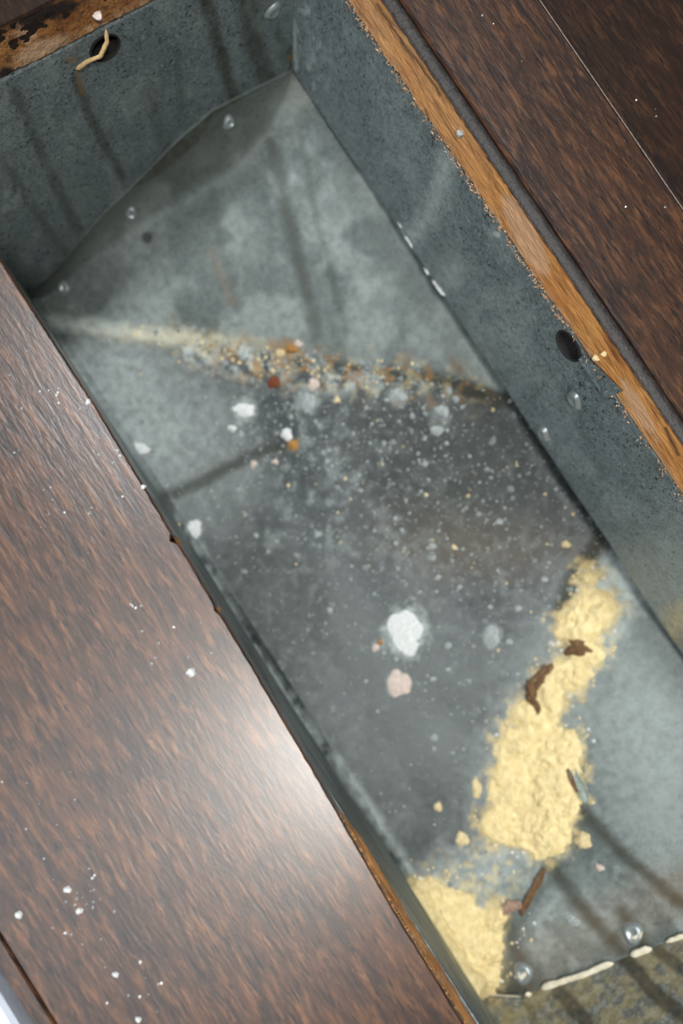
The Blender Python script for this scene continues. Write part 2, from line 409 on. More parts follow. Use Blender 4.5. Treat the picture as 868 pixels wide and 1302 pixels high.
for bx_, by_, br_, bs_ in ((515, 804, 33, .85), (506, 869, 17, .7), (246, 673, 13, .7), (178, 571, 17, .6), (310, 522, 20, .6), (392, 508, 18, .5), (505, 503, 15, .5), (560, 530, 18, .35), (625, 809, 15, .5), (480, 822, 10, .4)):
    r = np.maximum(r, bs_*blob(px, py, bx_, by_, br_, br_*1.1, 0, .45, .35, int(bx_))*(.6+.4*ss(.35, .6, ns(6, 9, 3))))
r = np.maximum(r, blob(px, py, 778, 762, 42, 70, 20, .8, .4, 8)*.95)
r = np.maximum(r, blob(px, py, 800, 930, 90, 170, -10, .9, .3, 9)*.36)
r = np.maximum(r, blob(px, py, 700, 900, 90, 240, 28, .8, .35, 19)*.36)
r = np.maximum(r, blob(px, py, 620, 1110, 100, 60, -20, .8, .4, 10)*.55)
r = np.maximum(r, blob(px, py, 540, 900, 120, 260, -35, .9, .3, 12)*.12)
r = np.maximum(r, .60*stroke(px, py, [(215, 630), (300, 785), (360, 880), (425, 965), (480, 1045), (535, 1130)], 13, 16, 4)*ss(.2, .6, ns(14, 23)))  # light catching the rounded left fold, painted as a pale line
r = np.maximum(r, blob(px, py, 730, 1170, 120, 80, -20, .9, .3, 13)*(.30+.25*ss(.4, .7, ns(14, 24))))  # rising panel painted paler to make up for missing light
st[..., 0] = np.clip(r, 0, .9)
# rust and ochre
g = fold_band*.85*ss(.52, .68, ns(13, 5, 3))*ss(200, 330, px)
g = np.maximum(g, blob(px, py, 366, 444, 26, 15, 10, .5, .4)*.8)
g = np.maximum(g, stroke(px, py, [(268, 320), (294, 384)], 10, 10, 3)*.28)
g = np.maximum(g, blob(px, py, 372, 566, 9, 8, 0, .5)*.8)
g = np.maximum(g, blob(px, py, 565, 690, 190, 50, 5, .9, .4, 14)*.15*ss(400, 600, px))
g = np.maximum(g, blob(px, py, 735, 822, 26, 18, 0, .5, .4)*.6)
g = np.maximum(g, stroke(px, py, [(655, 1240), (740, 1190), (868, 1130)], 70, 60, 10)*.22)
g = np.maximum(g, blob(px, py, 380, 120, 20, 30, 0, .8)*.12)
st[..., 1] = np.clip(g, 0, .9)
# dark olive streaks, run marks and grime, plus painted shade
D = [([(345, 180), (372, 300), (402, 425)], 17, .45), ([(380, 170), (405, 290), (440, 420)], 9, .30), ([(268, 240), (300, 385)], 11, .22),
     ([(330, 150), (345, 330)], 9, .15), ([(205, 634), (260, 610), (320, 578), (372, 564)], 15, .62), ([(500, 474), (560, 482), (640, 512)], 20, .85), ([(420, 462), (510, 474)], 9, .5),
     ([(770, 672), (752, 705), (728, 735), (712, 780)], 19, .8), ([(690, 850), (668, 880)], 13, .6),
     ([(735, 1025), (790, 1085), (868, 1150)], 16, .7), ([(640, 1160), (655, 1205), (672, 1250)], 24, .6), ([(700, 1100), (735, 1150), (790, 1210)], 20, .7),  # dark curved bands across the rising panel
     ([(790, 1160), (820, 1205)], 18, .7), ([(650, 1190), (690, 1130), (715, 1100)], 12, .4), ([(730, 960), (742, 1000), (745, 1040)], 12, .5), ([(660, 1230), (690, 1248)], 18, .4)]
b = (.42+.2*ns(30, 12))*ss(rows[0]+6, rows[0]-12, (np.arange(len(BPX))-0.)[:, None]*np.ones(NC))  # shade on the steep collar painted into the colour
_row = (np.arange(len(BPX))-0.)[:, None]*np.ones(NC); b = np.maximum(b, .95*ss(8, 4, _row-8*blob(px, py, 215, 190, 60, 60, 0, .6, .1)))  # shadowed gap under the far end wall, painted as a dark line
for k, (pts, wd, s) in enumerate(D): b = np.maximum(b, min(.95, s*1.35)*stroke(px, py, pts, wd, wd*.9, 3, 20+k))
b = np.maximum(b, blob(px, py, 187, 302, 7, 8, 0, .3, .1)*.95); b = np.maximum(b, blob(px, py, 174, 268, 5, 5, 0, .3, .1)*.8)
b = np.maximum(b, blob(px, py, 570, 600, 170, 130, 35, .9, .2, 15)*.42)
b = np.maximum(b, blob(px, py, 330, 760, 120, 90, 50, .9, .2, 16)*.25)
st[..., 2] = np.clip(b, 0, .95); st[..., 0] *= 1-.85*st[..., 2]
# yellow powder dusted thinly onto the metal (the thick of it is a heap of its own)
PT = [(748, 733, 12, 9), (757, 775, 26, 28), (738, 797, 28, 22), (745, 832, 22, 14), (722, 858, 26, 20), (700, 885, 17, 28), (676, 915, 24, 24), (668, 950, 36, 32), (695, 960, 36, 46), (655, 1000, 30, 40),
      (690, 1010, 44, 52), (712, 1000, 28, 45), (640, 1050, 26, 26), (690, 1060, 32, 34), (565, 1165, 40, 36), (585, 1185, 50, 34), (545, 1140, 24, 20), (612, 1200, 44, 34), (602, 1240, 30, 34), (570, 1215, 34, 34), (635, 1175, 26, 24), (680, 940, 34, 26), (712, 955, 24, 28)]
def heap(px, py, grow=0):
    m = np.full(np.shape(px), -2.)
    for k, (cx, cy, rx, ry) in enumerate(PT):
        m = np.maximum(m, 1.08-np.hypot((px-cx)/(rx+grow), (py-cy)/(ry+grow)))
    # the bare metal bay at the right foot of the heap
    return m
hm = heap(px, py)+(fbm(px/22, py/22, 61, 5)-.5)*.9
a = ss(.05, .55, heap(px, py, 16)+(fbm(px/10, py/10, 62, 4)-.5)*1.1)*.75
bay = blob(px, py, 700, 1180, 62, 90, 20, .25, .12, 64)
bay = np.maximum(bay, blob(px, py, 650, 1105, 30, 26, -30, .3, .2, 65)*.7)
a *= 1-bay
a = np.maximum(a, .5*blob(px, py, 600, 1120, 80, 44, -20, .7, .6, 66)*ss(.45, .6, ns(9, 7)))
a = np.maximum(a, .35*blob(px, py, 230, 430, 120, 14, 5, .8, .4, 67))
a = np.maximum(a, .3*fold_band*ss(.5, .7, ns(10, 8)))
st[..., 3] = np.clip(a, 0, .95)
hm = hm-bay*1.2
names = ['collar_panel', 'sloped_panel', 'bottom_panel', 'sloped_panel']
labs = ['dark crimped collar below the far end wall', 'lighter grey panel sloping down from the far end', 'dark spotted bottom panel', 'panel rising to the near end beside the yellow powder']
panels = []
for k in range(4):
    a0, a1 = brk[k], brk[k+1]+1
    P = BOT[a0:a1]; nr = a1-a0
    panels.append(tag(mesh_obj(names[k], P.reshape(-1, 3), [f[::-1] for f in grid_faces(nr, NC)], M_BOTTOM if k == 2 else M_SHEET, duct, origin=duct.location, cols={'stain_shading': st[a0:a1].reshape(-1, 4)}), labs[k]))

# --- upright walls
def wall_grid(name, P, keepf, painter, mat, label, flip=False, hole=None):
    px, py = proj(P); c = painter(px, py, P)
    nr, nc = P.shape[:2]; keep = np.ones((nr, nc), bool)
    if hole is not None:
        U, W, r0 = hole; R = np.hypot(U, W)/r0
        ins = R < 1
        keep[:-1, :-1] = ~(ins[:-1, :-1] & ins[1:, :-1] & ins[:-1, 1:] & ins[1:, 1:])
        k = np.where(ins, 1/np.maximum(R, .2), 1)[..., None]
        cen = hole_c[name]; P = np.where(ins[..., None], cen+(P-cen)*k, P)
    fs = grid_faces(nr, nc, keep)
    if flip: fs = [f[::-1] for f in fs]
    return tag(mesh_obj(name, P.reshape(-1, 3), fs, mat, duct, origin=duct.location, cols={'stain_shading': c.reshape(-1, 4)}), label)
hole_c = {}
# far end wall
nc, nr = 260, 170
X = np.linspace(-.0135, XR, nc)[None, :].repeat(nr, 0); t = np.linspace(0, 1, nr)[:, None].repeat(nc, 1)
zb = E[0](X[0])[1][None, :]-.0012; Z = ZT+.0002+(zb-ZT)*t; Yw = ye(X)
P = np.stack([X, Yw, Z], -1)
P[..., 1] += (fbm(X*50, Z*50, 33, 2)-.5)*.0008
def paint_far(px, py, P):
    c = np.zeros(px.shape+(4,))
    b = np.zeros(px.shape)
    for k, (pts, wd, s) in enumerate([([(262, 0), (278, 60), (298, 125)], 17, .65), ([(312, -10), (322, 50), (345, 118)], 26, .60), ([(95, 100), (120, 160), (160, 235)], 12, .55), ([(18, 115), (50, 190), (98, 290)], 14, .45),
            ([(190, 110), (205, 170), (222, 225)], 16, .30), ([(0, 200), (40, 260), (85, 325)], 12, .35), ([(370, 65), (372, 95)], 14, .7), ([(335, -20), (345, 20), (365, 80)], 14, .4), ([(225, 60), (232, 160)], 10, .25)]):
        b = np.maximum(b, s*stroke(px, py, pts, wd, wd*.7, 2, 40+k))
    c[..., 2] = np.minimum(.95, b*1.4)
    c[..., 0] = np.maximum(.30*blob(px, py, 10, 255, 30, 22, 0, .6, .6)*ss(.45, .6, fbm(px/5, py/5, 5)), .5*stroke(px, py, [(376, 0), (376, 90)], 3, 3, 1))
    c[..., 0] = np.maximum(c[..., 0], .16*ss(.5, .7, fbm(px/30, py/60, 5)))
    tt_ = (P[..., 2]-P[-1:, :, 2]); c[..., 0] = np.maximum(c[..., 0], .45*(tt_ < .0016)*(tt_ > .0006))
    c[..., 1] = np.maximum(stroke(px, py, [(98, 92), (104, 118)], 5, 4, 3)*.9, stroke(px, py, [(83, 76), (95, 78)], 6, 5, 3)*.7)
    c[..., 1] = np.maximum(c[..., 1], np.maximum(blob(px, py, 67, 351, 5, 7, 0, .4)*.9, blob(px, py, 371, 73, 6, 6, 0, .5)*.6))
    return c
q = endlow(134, 61); hole_c['end_wall'] = q
wall_grid('end_wall', P, None, paint_far, M_WALL, 'dark grey far end wall with old run marks and a screw hole', True, hole=(P[..., 0]-q[0], P[..., 2]-q[2], .0041))
# right side wall
nc, nr = 620, 120
Yy = np.linspace(-.17, ye(XR), nc)[None, :].repeat(nr, 0); t = np.linspace(0, 1, nr)[:, None].repeat(nc, 1)
Z = ZT+.0005+(-.0732-ZT)*t; P = np.stack([XR+0*Z, Yy, Z], -1); P[..., 0] += (fbm(Yy*40, Z*50, 35, 2)-.5)*.0010
def paint_rw(px, py, P):
    c = np.zeros(px.shape+(4,))
    r = np.maximum(.55*stroke(px, py, [(572, 195), (548, 275), (522, 300)], 24, 34, 8), .35*blob(px, py, 575, 345, 26, 30, 0, .8, .5))
    r = np.maximum(r, .6*stroke(px, py, [(372, 0), (376, 88)], 5, 5, 2))
    r = np.maximum(r, .35*ss(.52, .66, fbm(px/7, py/14, 91))*blob(px, py, 395, 60, 26, 80, -10, .6, .3))
    r = np.maximum(r, .7*blob(px, py, 631, 298, 6, 4, 30, .4)); r = np.maximum(r, .22*blob(px, py, 850, 730, 60, 90, 0, .9, .3))  # pale dot; lower wall painted lighter in place of light there
    r = np.maximum(r, .16*ss(.45, .7, fbm(px/50, py/50, 92)))
    c[..., 0] = r
    b = np.maximum(.7*stroke(px, py, [(664, 517), (718, 463)], 1.6, 2, .5), .35*blob(px, py, 565, 325, 22, 8, 40, .7, .4))
    b = np.maximum(b, .8*blob(px, py, 722, 438, 20, 26, -20, .3, .1)*0)
    b = np.maximum(b, .55*(P[..., 2] < -.0725)); b = np.maximum(b, .5*blob(px, py, 835, 590, 26, 10, 50, .7, .4))
    c[..., 2] = b
    c[..., 3] = .5*blob(px, py, 862, 790, 24, 32, 0, .8, .4)
    return c
r_ = ray(722, 440); k_ = XR/r_[0]; q = np.array([XR, r_[1]*k_, H+r_[2]*k_]); hole_c['side_wall'] = q
HR = q
wall_grid('side_wall', P, None, paint_rw, M_WALL, 'blue grey right side wall with a round hole, a lifted tab and a whitish smear', True, hole=(P[..., 1]-q[1], P[..., 2]-q[2], .0044))
# left side wall
nc, nr = 320, 110
XLW = -.0121
Yy = np.linspace(-.17, ye(XLW), nc)[None, :].repeat(nr, 0); t = np.linspace(0, 1, nr)[:, None].repeat(nc, 1)
Z = ZT+.0005+(-.125-ZT)*t; P = np.stack([XLW+.0004*np.sin(Yy*40)+0*Z, Yy, Z], -1)
def paint_lw(px, py, P):
    c = np.zeros(px.shape+(4,)); c[..., 2] = .35*ss(.35, .6, fbm(P[..., 1]*60, P[..., 2]*60, 5)); c[..., 0] = .25*ss(.4, .6, fbm(P[..., 1]*30, P[..., 2]*30, 8))
    c[..., 3] = .55*ss(.5, .62, fbm(P[..., 1]*80, P[..., 2]*80, 9))*(P[..., 1] < -.125)
    return c
wall_grid('side_wall', P, None, paint_lw, M_WALL, 'shadowed left side wall under the left board', False) if False else tag(mesh_obj('side_wall', P.reshape(-1, 3), grid_faces(nr, nc), M_WALL, duct, origin=duct.location, cols={'stain_shading': paint_lw(*proj(P), P).reshape(-1, 4)}), 'shadowed left side wall under the left board')
# near end wall
nc, nr = 250, 170
X = np.linspace(-.0135, XR, nc)[None, :].repeat(nr, 0); t = np.linspace(0, 1, nr)[:, None].repeat(nc, 1)
zb = E[4](X[0])[1][None, :]-.001; Z = ZT+.0005+(zb-ZT)*t; P = np.stack([X, YN+0*X, Z], -1)
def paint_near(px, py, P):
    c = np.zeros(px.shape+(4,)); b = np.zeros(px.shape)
    for k, (pts, wd, s) in enumerate([([(790, 1212), (830, 1262), (880, 1300)], 20, .8), ([(712, 1262), (745, 1302)], 20, .75), ([(830, 1205), (875, 1235)], 16, .7), ([(668, 1266), (680, 1310)], 12, .4), ([(612, 1266), (640, 1268)], 3, .6)]):  # dark curved bands on the near wall
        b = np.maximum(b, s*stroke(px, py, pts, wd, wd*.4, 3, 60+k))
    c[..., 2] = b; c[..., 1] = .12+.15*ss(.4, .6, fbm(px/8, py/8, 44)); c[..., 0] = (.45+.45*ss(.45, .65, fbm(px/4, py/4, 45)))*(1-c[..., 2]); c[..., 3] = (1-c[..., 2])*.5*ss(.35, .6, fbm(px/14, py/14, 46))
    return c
tag(mesh_obj('end_wall', P.reshape(-1, 3), grid_faces(nr, nc), M_SHEET, duct, origin=duct.location, cols={'stain_shading': paint_near(*proj(P), P).reshape(-1, 4)}), 'brownish dusty near end wall crossed by dark bands')

# turned-out flanges of the sheet metal, lying under the boards
def flange(V, label=None): tag(mesh_obj('flange', V, [(0, 1, 2, 3)], M_WALL, duct, smooth=False, origin=duct.location, cols={'stain_shading': np.zeros((4, 4))+np.array([0, 0, .3, .0])}), label)
zf = ZT+.0001
flange([(-.012, -.17, zf), (-.012, .1485, zf), (-.030, .1485, zf), (-.030, -.17, zf)])
flange([(XR, -.17, zf), (XR+.018, -.17, zf), (XR+.018, .1485, zf), (XR, .1485, zf)])
flange([(-.030, .1485, zf), (XR+.018, .1485, zf), (XR+.018, .166, zf), (-.030, .166, zf)])
flange([(-.030, YN, zf), (-.030, YN-.018, zf), (XR+.018, YN-.018, zf), (XR+.018, YN, zf)])
# hole cavities
def can(name, c, axis, r, depth, mat, label):
    axis = Vector(axis).normalized(); a = axis.orthogonal().normalized(); b = axis.cross(a); V = []; n = 40
    prof = [(r+.0007, .0001), (r+.00015, -.0004), (r, .0003), (r, depth), (.0001, depth+.0004)]
    for rr, dd in prof:
        for i in range(n):
            th = 2*math.pi*i/n; p = Vector(c)+axis*dd+(a*math.cos(th)+b*math.sin(th))*rr; V.append(tuple(p))
    fs = [(k*n+i, k*n+(i+1) % n, (k+1)*n+(i+1) % n, (k+1)*n+i) for k in range(len(prof)-1) for i in range(n)]
    mi = [1 for k in range(len(prof)-1) for i in range(n)]
    return tag(mesh_obj(name, V, fs, [M_WALL, mat], duct, origin=duct.location, mat_idx=mi), label)
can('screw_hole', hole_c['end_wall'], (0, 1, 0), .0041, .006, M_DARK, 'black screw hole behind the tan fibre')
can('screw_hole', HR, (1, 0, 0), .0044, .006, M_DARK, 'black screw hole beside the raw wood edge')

# crimp dimples
def dimple(P, N, r=.0021, h=.0008):
    r = r*1.35
    N = Vector(N).normalized(); a = N.orthogonal().normalized(); b = N.cross(a); V = [tuple(Vector(P)+N*h*.55)]; n = 24
    prof = [(.25, .60), (.45, .85), (.62, 1), (.78, .75), (.92, .3), (1.05, -.1)]
    for k, (rr, hh) in enumerate(prof):
        for i in range(n):
            th = 2*math.pi*i/n; q = 1+.08*math.sin(3*th+P[0]*999)
            V.append(tuple(Vector(P)+(a*math.cos(th)*rr+b*math.sin(th)*rr*.85)*r*q+N*h*hh))
    fs = [(0, 1+i, 1+(i+1) % n) for i in range(n)]+[(1+k*n+i, 1+(k+1)*n+i, 1+(k+1)*n+(i+1) % n, 1+k*n+(i+1) % n) for k in range(len(prof)-1) for i in range(n)]
    return mesh_obj('crimp_dimple', V, fs, M_DIM, duct, origin=duct.location)
def on_right(px, py):
    r = ray(px, py); k = XR/r[0]; return np.array([XR, r[1]*k, H+r[2]*k])
dimple(endlow(347, 14), (0, -1, 0), .0024, .0011)
for q in ((731, 508), (691, 551)): dimple(on_right(*q), (-1, 0, 0), .0025, .0013)
for q in ((291, 156), (167, 272), (81, 366)): dimple(*surf(*q), .0019, .001)
for q in ((664, 1238), (803, 1187)): dimple(*surf(*q), .0028, .0012)
# lifted metal tab at the right hole
t1, t2, t3 = on_right(738, 455), on_right(771, 505), on_right(792, 497); o_ = np.array([-.0008, 0, 0])
t0 = on_right(744, 450); V = [t0, t1, t2, t3, t0+o_*.3, t1+o_, t2+o_, t3+o_*.3]
zc = np.zeros((8, 4)); tb = mesh_obj('lifted_tab', V, [(4, 5, 6, 7), (1, 2, 6, 5), (2, 3, 7, 6), (0, 1, 5, 4)], M_WALL, duct, smooth=False, origin=duct.location, cols={'stain_shading': zc})
TAB = (t1, t2, o_)

# sealant beads
def bead(pts, r, mat, seed, flat=.6, name='sealant_bead', parent=duct, label=None):
    pts = [Vector(p) for p in pts]; V, fs = [], []; n = 12
    # resample
    R = []
    for a_, b_ in zip(pts[:-1], pts[1:]):
        m = max(2, int((b_-a_).length/.0005))
        R += [a_.lerp(b_, i/m) for i in range(m)]
    R.append(pts[-1]); L = len(R)
    for i, p in enumerate(R):
        d = (R[min(i+1, L-1)]-R[max(i-1, 0)]).normalized(); up = Vector((0, 0, 1)); sd = d.cross(up).normalized(); up = sd.cross(d)
        e = min(1, math.sqrt(max(0.02, min(i, L-1-i)/3.0)))
        q = r*e*(.65+.8*float(fbm(np.array(i*.22), np.array(1.), seed)))
        p = p+sd*r*.7*(float(fbm(np.array(i*.15), np.array(5.), seed+3))-.5)
        for k in range(n):
            th = 2*math.pi*k/n; V.append(tuple(p+sd*math.cos(th)*q+up*math.sin(th)*q*flat))
    off_ = ((parent.location if parent.parent is None else parent.parent.location) if parent else None)
    fs = [(i*n+k, i*n+(k+1) % n, (i+1)*n+(k+1) % n, (i+1)*n+k) for i in range(L-1) for k in range(n)]
    fs += [tuple(range(n))[::-1], tuple((L-1)*n+k for k in range(n))]
    return tag(mesh_obj(name, V, fs, mat, parent, origin=(duct.location if parent else V[0])), label)
up1 = np.array([0, .0006, .0005])
for k, (seg, r) in enumerate([([(618, 1266), (640, 1267), (662, 1268)], .0003), ([(668, 1267), (676, 1264)], .0010), ([(688, 1258), (740, 1241), (780, 1225)], .0011), ([(801, 1216), (829, 1207)], .0012), ([(846, 1199), (880, 1187)], .0008)]):
    bead([nearlow(*q)+up1 for q in seg], r, M_SEAL, 5+k)
bead([TAB[0]+TAB[2], (TAB[0]+TAB[1])/2+TAB[2]*1.1, TAB[1]+TAB[2]], .0004, M_DIM, 77, name='tab_edge', parent=tb, label='bright bent edge of the metal tab')
for k, seg in enumerate([[(506, 281), (512, 290)], [(515, 299), (522, 308), (525, 315)], [(540, 339), (546, 350)], [(550, 355), (558, 366), (566, 376)]]):
    bead([on_right(*q)+np.array([-.0003, 0, .0]) for q in seg], (.0003, .0005, .0004, .0006)[k], M_WHITE, 25+k)
bead([surf(x, y)[0]+np.array([0, 0, .0006]) for x, y in ((652, 1240), (662, 1242), (671, 1232))], .0009, M_SEAL, 35)
bead([surf(x, y)[0]+np.array([0, 0, .0006]) for x, y in ((800, 1193), (808, 1191), (814, 1183))], .0010, M_SEAL, 36)

# ------------------------------------------------------------------ yellow powder heap
hm_s = hm
hgt = np.clip(hm_s, 0, 1.1)**.75*.0030*(.35+1.2*fbm(BPX/15, BPY/15, 71, 4))+(fbm(BPX/7, BPY/7, 72, 3)-.5)*.0013
crk = np.abs(fbm(BPX/26, BPY/26, 75, 3)-.5); hgt -= .0009*np.exp(-(crk/.012)**2)
hgt = np.where(hm_s > 0, np.maximum(hgt, .0001), -.0012)
sel = hm_s > -.10
keep = np.zeros(sel.shape, bool); keep[:-1, :-1] = sel[:-1, :-1] | sel[1:, :-1] | sel[:-1, 1:] | sel[1:, 1:]
lo, hi = brk[2]-0, brk[4]+1
P = BOT+BN*hgt[..., None]
fs = grid_faces(P.shape[0], NC, keep); used = sorted({i for f in fs for i in f}); mp = {v: i for i, v in enumerate(used)}
V = P.reshape(-1, 3)[used]; org, _ = surf(670, 1000)
tag(mesh_obj('powder_heap', V, [tuple(mp[i] for i in f)[::-1] for f in fs], M_POW, origin=org), 'pale yellow powder heaped along the lower fold of the duct', 'powder', kind='stuff')

# ------------------------------------------------------------------ loose crumbs, flakes and blotches
def lump(name, c, N, rx, ry, h, ang, mat, seed, label, cat, group=None, rough=.28, kind=None):
    """irregular low lump lying on a surface: rx, ry in metres"""
    N = Vector(N).normalized(); a = Vector((.837, -.547, 0)); a = Vector((math.cos(ang), math.sin(ang), 0)); a = (a-N*a.dot(N)).normalized(); b = N.cross(a)
    n, m = 36, 10; V = []; rs = np.random.default_rng(seed); ph = rs.uniform(0, 6.28, 6)
    for k in range(m+1):
        f = k/m
        for i in range(n):
            th = 2*math.pi*i/n; q = 1+rough*(.5*math.sin(2*th+ph[0])+.45*math.sin(3*th+ph[1])+.35*math.sin(5*th+ph[2])+.2*math.sin(9*th+ph[3]))*.7
            rr = f*q; hh = h*(1-f**2.2)*(.75+.5*float(fbm(np.array(10+f*3*math.cos(th)), np.array(10+f*3*math.sin(th)), seed)))-(.0004 if k == m else 0)
            V.append(tuple(a*math.cos(th)*rr*rx+b*math.sin(th)*rr*ry+N*hh))
    fs = [(k*n+i, (k+1)*n+i, (k+1)*n+(i+1) % n, k*n+(i+1) % n) for k in range(m) for i in range(n)]
    o = mesh_obj(name, V, fs, mat); o.location = Vector(c); return tag(o, label, cat, group, kind)
s = .29e-3                                  # metres per pixel down on the duct bottom
IMG = math.atan2(.547, .837)                # turns picture angles into floor angles
def L(name, px, py, rx, ry, h, ang, mat, seed, label, cat, **k):
    P, N = surf(px, py); sc = (H-P[2])/F
    return lump(name, P, N, rx*sc, ry*sc, h, math.radians(-ang)-IMG, mat, seed, label, cat, **k)
L('white_blotch', 515, 804, 24, 31, .0004, 0, M_WHITE, 1, 'largest round white powdery blotch in the middle of the dark bottom panel', 'blotch')
L('white_blotch', 506, 869, 15, 19, .0012, 0, M_PINK, 2, 'squarish pinkish white blotch just below the largest round one', 'blotch')
L('crumb', 477, 824, 5, 6, .0010, 0, M_PINK, 3, 'tiny pale crumb at the lower left rim of the largest round blotch', 'crumb')
L('crumb', 484, 817, 4, 4, .0010, 0, M_OR, 4, 'tiny orange crumb at the left rim of the largest round blotch', 'crumb')
L('white_blotch', 246, 673, 11, 12, .0008, 0, M_WHITE, 5, 'round white blotch beside the notch in the left board', 'blotch')
L('white_blotch', 178, 571, 14, 8, .0007, 0, M_WHITE, 6, 'oval white blotch close to the left board above the dark arc mark', 'blotch')
L('white_blotch', 310, 522, 16, 9, .0008, 0, M_WHITE, 7, 'wide white blotch below left of the dark red rust flake', 'blotch')
L('white_blotch', 392, 512, 9, 15, .0006, 15, M_GREY, 8, 'upright pale grey blotch below right of the dark red rust flake', 'blotch')
L('white_blotch', 398, 488, 9, 8, .0010, 0, M_PINK, 9, 'small pinkish blotch right of the dark red rust flake', 'blotch')
L('white_blotch', 505, 503, 13, 9, .0007, 30, M_GREY, 10, 'slanting grey white blotch under the dark right end of the upper fold', 'blotch')
L('white_blotch', 562, 523, 10, 8, .0007, 30, M_GREY, 11, 'upper of two grey blotches near the right wall below the upper fold', 'blotch')
L('white_blotch', 555, 548, 9, 8, .0007, 0, M_GREY, 12, 'lower of two grey blotches near the right wall below the upper fold', 'blotch')
L('white_blotch', 625, 809, 11, 14, .0006, -15, M_GREY, 13, 'pale grey blotch between the largest round blotch and the yellow powder', 'blotch')
L('rust_flake', 347, 486, 10, 8, .0010, 10, M_RUST, 14, 'dark red oval rust flake just under the upper fold', 'flake')
L('orange_flake', 373, 566, 8, 7, .0010, 10, M_OR, 15, 'orange brown flake at the right tip of the dark arc mark', 'flake')
L('crumb', 364, 552, 9, 8, .0010, 30, M_WHITE, 16, 'white crumb touching the orange brown flake at the arc mark', 'crumb')
L('crumb', 323, 590, 5, 5, .0010, 0, M_PINK, 17, 'left of two small pale crumbs just below the dark arc mark', 'crumb')
L('crumb', 350, 588, 5, 4, .0010, 0, M_PINK, 18, 'right of two small pale crumbs just below the dark arc mark', 'crumb')
L('crumb', 295, 545, 6, 5, .0010, 0, M_WHITE, 19, 'round white crumb below the wide white blotch', 'crumb')
L('crumb', 719, 692, 6, 6, .0010, 0, M_CREAM, 20, 'cream crumb on the dark panel above the top of the yellow powder', 'crumb')
L('crumb', 748, 731, 10, 7, .0012, -20, M_CREAM, 46, 'cream lump parted from the upper tip of the yellow powder', 'crumb')
L('crumb', 741, 1068, 12, 10, .0018, 0, M_CREAM, 21, 'round cream crumb right of the lower heap of powder', 'crumb')
L('crumb', 605, 1003, 6, 14, .0010, 0, M_CREAM, 22, 'upright oblong cream crumb left of the powder heap', 'crumb')
L('crumb', 558, 1026, 6, 6, .0010, 0, M_CREAM, 23, 'small round cream crumb farthest left of the powder heap', 'crumb')
L('crumb', 588, 1068, 8, 10, .0008, 0, M_CREAM, 24, 'cream crumb midway between the two broad parts of the powder', 'crumb')
L('crumb', 762, 1103, 6, 5, .0014, 20, M_PINK, 25, 'small pinkish crumb on the bare panel right of the powder', 'crumb')
L('crumb', 728, 1171, 9, 7, .0007, 0, M_GREY, 26, 'pale smudge like crumb on the bare panel above the sealed seam', 'crumb')
L('brown_flake', 734, 822, 18, 13, .0016, 15, M_BR, 27, 'brown crumpled flake lying across the upper powder', 'flake', rough=.75).location.z += .0012
L('brown_flake', 676, 888, 8, 22, .0016, -20, M_BR, 28, 'slender brown flake at the left side of the powder below the crumpled one', 'flake', rough=.75).location.z += .0012
L('brown_flake', 688, 860, 9, 16, .0010, 30, M_BR, 47, 'dull brown sliver between the two brown flakes on the powder', 'flake', rough=.75).location.z += .0006
L('crumb', 371, 443, 10, 7, .0016, 0, M_OR, 29, 'orange crumb heaped in the middle of the upper fold', 'crumb')
L('crumb', 379, 437, 6, 6, .0016, 0, M_PINK, 30, 'pale crumb on top of the orange one in the upper fold', 'crumb')
L('crumb', 355, 450, 8, 6, .0016, 0, M_CREAM, 31, 'cream crumb left of the orange one in the upper fold', 'crumb')
# curled flakes
def ribbon(name, pts, wd, mat, label, cat, lift=.001, curl=.4, seed=1):
    Q = [surf(*p) for p in pts]; C = [q[0]+q[1]*(lift*(.6+.8*((i*37 % 5)/5))) for i, q in enumerate(Q)]
    # smooth resample
    A = np.array(C); tt = np.linspace(0, len(A)-1, 40); A = np.stack([np.interp(tt, range(len(A)), A[:, k]) for k in range(3)], -1); A[1:-1] = (A[:-2]+A[1:-1]+A[2:])/3
    d = np.gradient(A, axis=0); d /= np.linalg.norm(d, axis=1)[:, None]; N = Q[0][1]; sd = np.cross(d, N); V = []
    nn = 9
    for side in (1, -1):
        for i in range(40):
            ww = wd*(.35+.65*math.sin(math.pi*min(1, (i+2)/43)))*(.6+.8*float(fbm(np.array(i*.25), np.array(2.), seed)))
            for k in range(nn):
                f = k/(nn-1)*2-1
                V.append(A[i]+sd[i]*ww*f+N*(curl*wd*f*f*(1 if f > 0 else .3)+side*.00012))
    o = 40*nn; fs = []
    for i in range(39):
        for k in range(nn-1):
            a_ = i*nn+k; fs.append((a_, a_+1, a_+nn+1, a_+nn)); fs.append((o+a_, o+a_+nn, o+a_+nn+1, o+a_+1))
        fs.append((i*nn, (i+1)*nn, o+(i+1)*nn, o+i*nn)); e = i*nn+nn-1; fs.append((e, o+e, o+e+nn, e+nn))
    return tag(mesh_obj(name, V, fs, mat, origin=C[0]), label, cat)
ribbon('curled_flake', [(728, 978), (733, 990), (742, 1005), (746, 1020)], .0020, M_GREEN, 'grey green curled flake on the right flank of the powder heap', 'flake', .0010, .9)
ribbon('curled_flake', [(722, 975), (727, 990), (736, 1006)], .0009, M_BR, 'thin brown strip along the left side of the grey green curled flake', 'flake', .0024, .3, 3)
ribbon('twig_flake', [(692, 1104), (684, 1122), (674, 1140), (662, 1164)], .0013, M_BR, 'crooked brown twig like flake between the powder and the bare panel', 'flake', .0010, .5, 6)
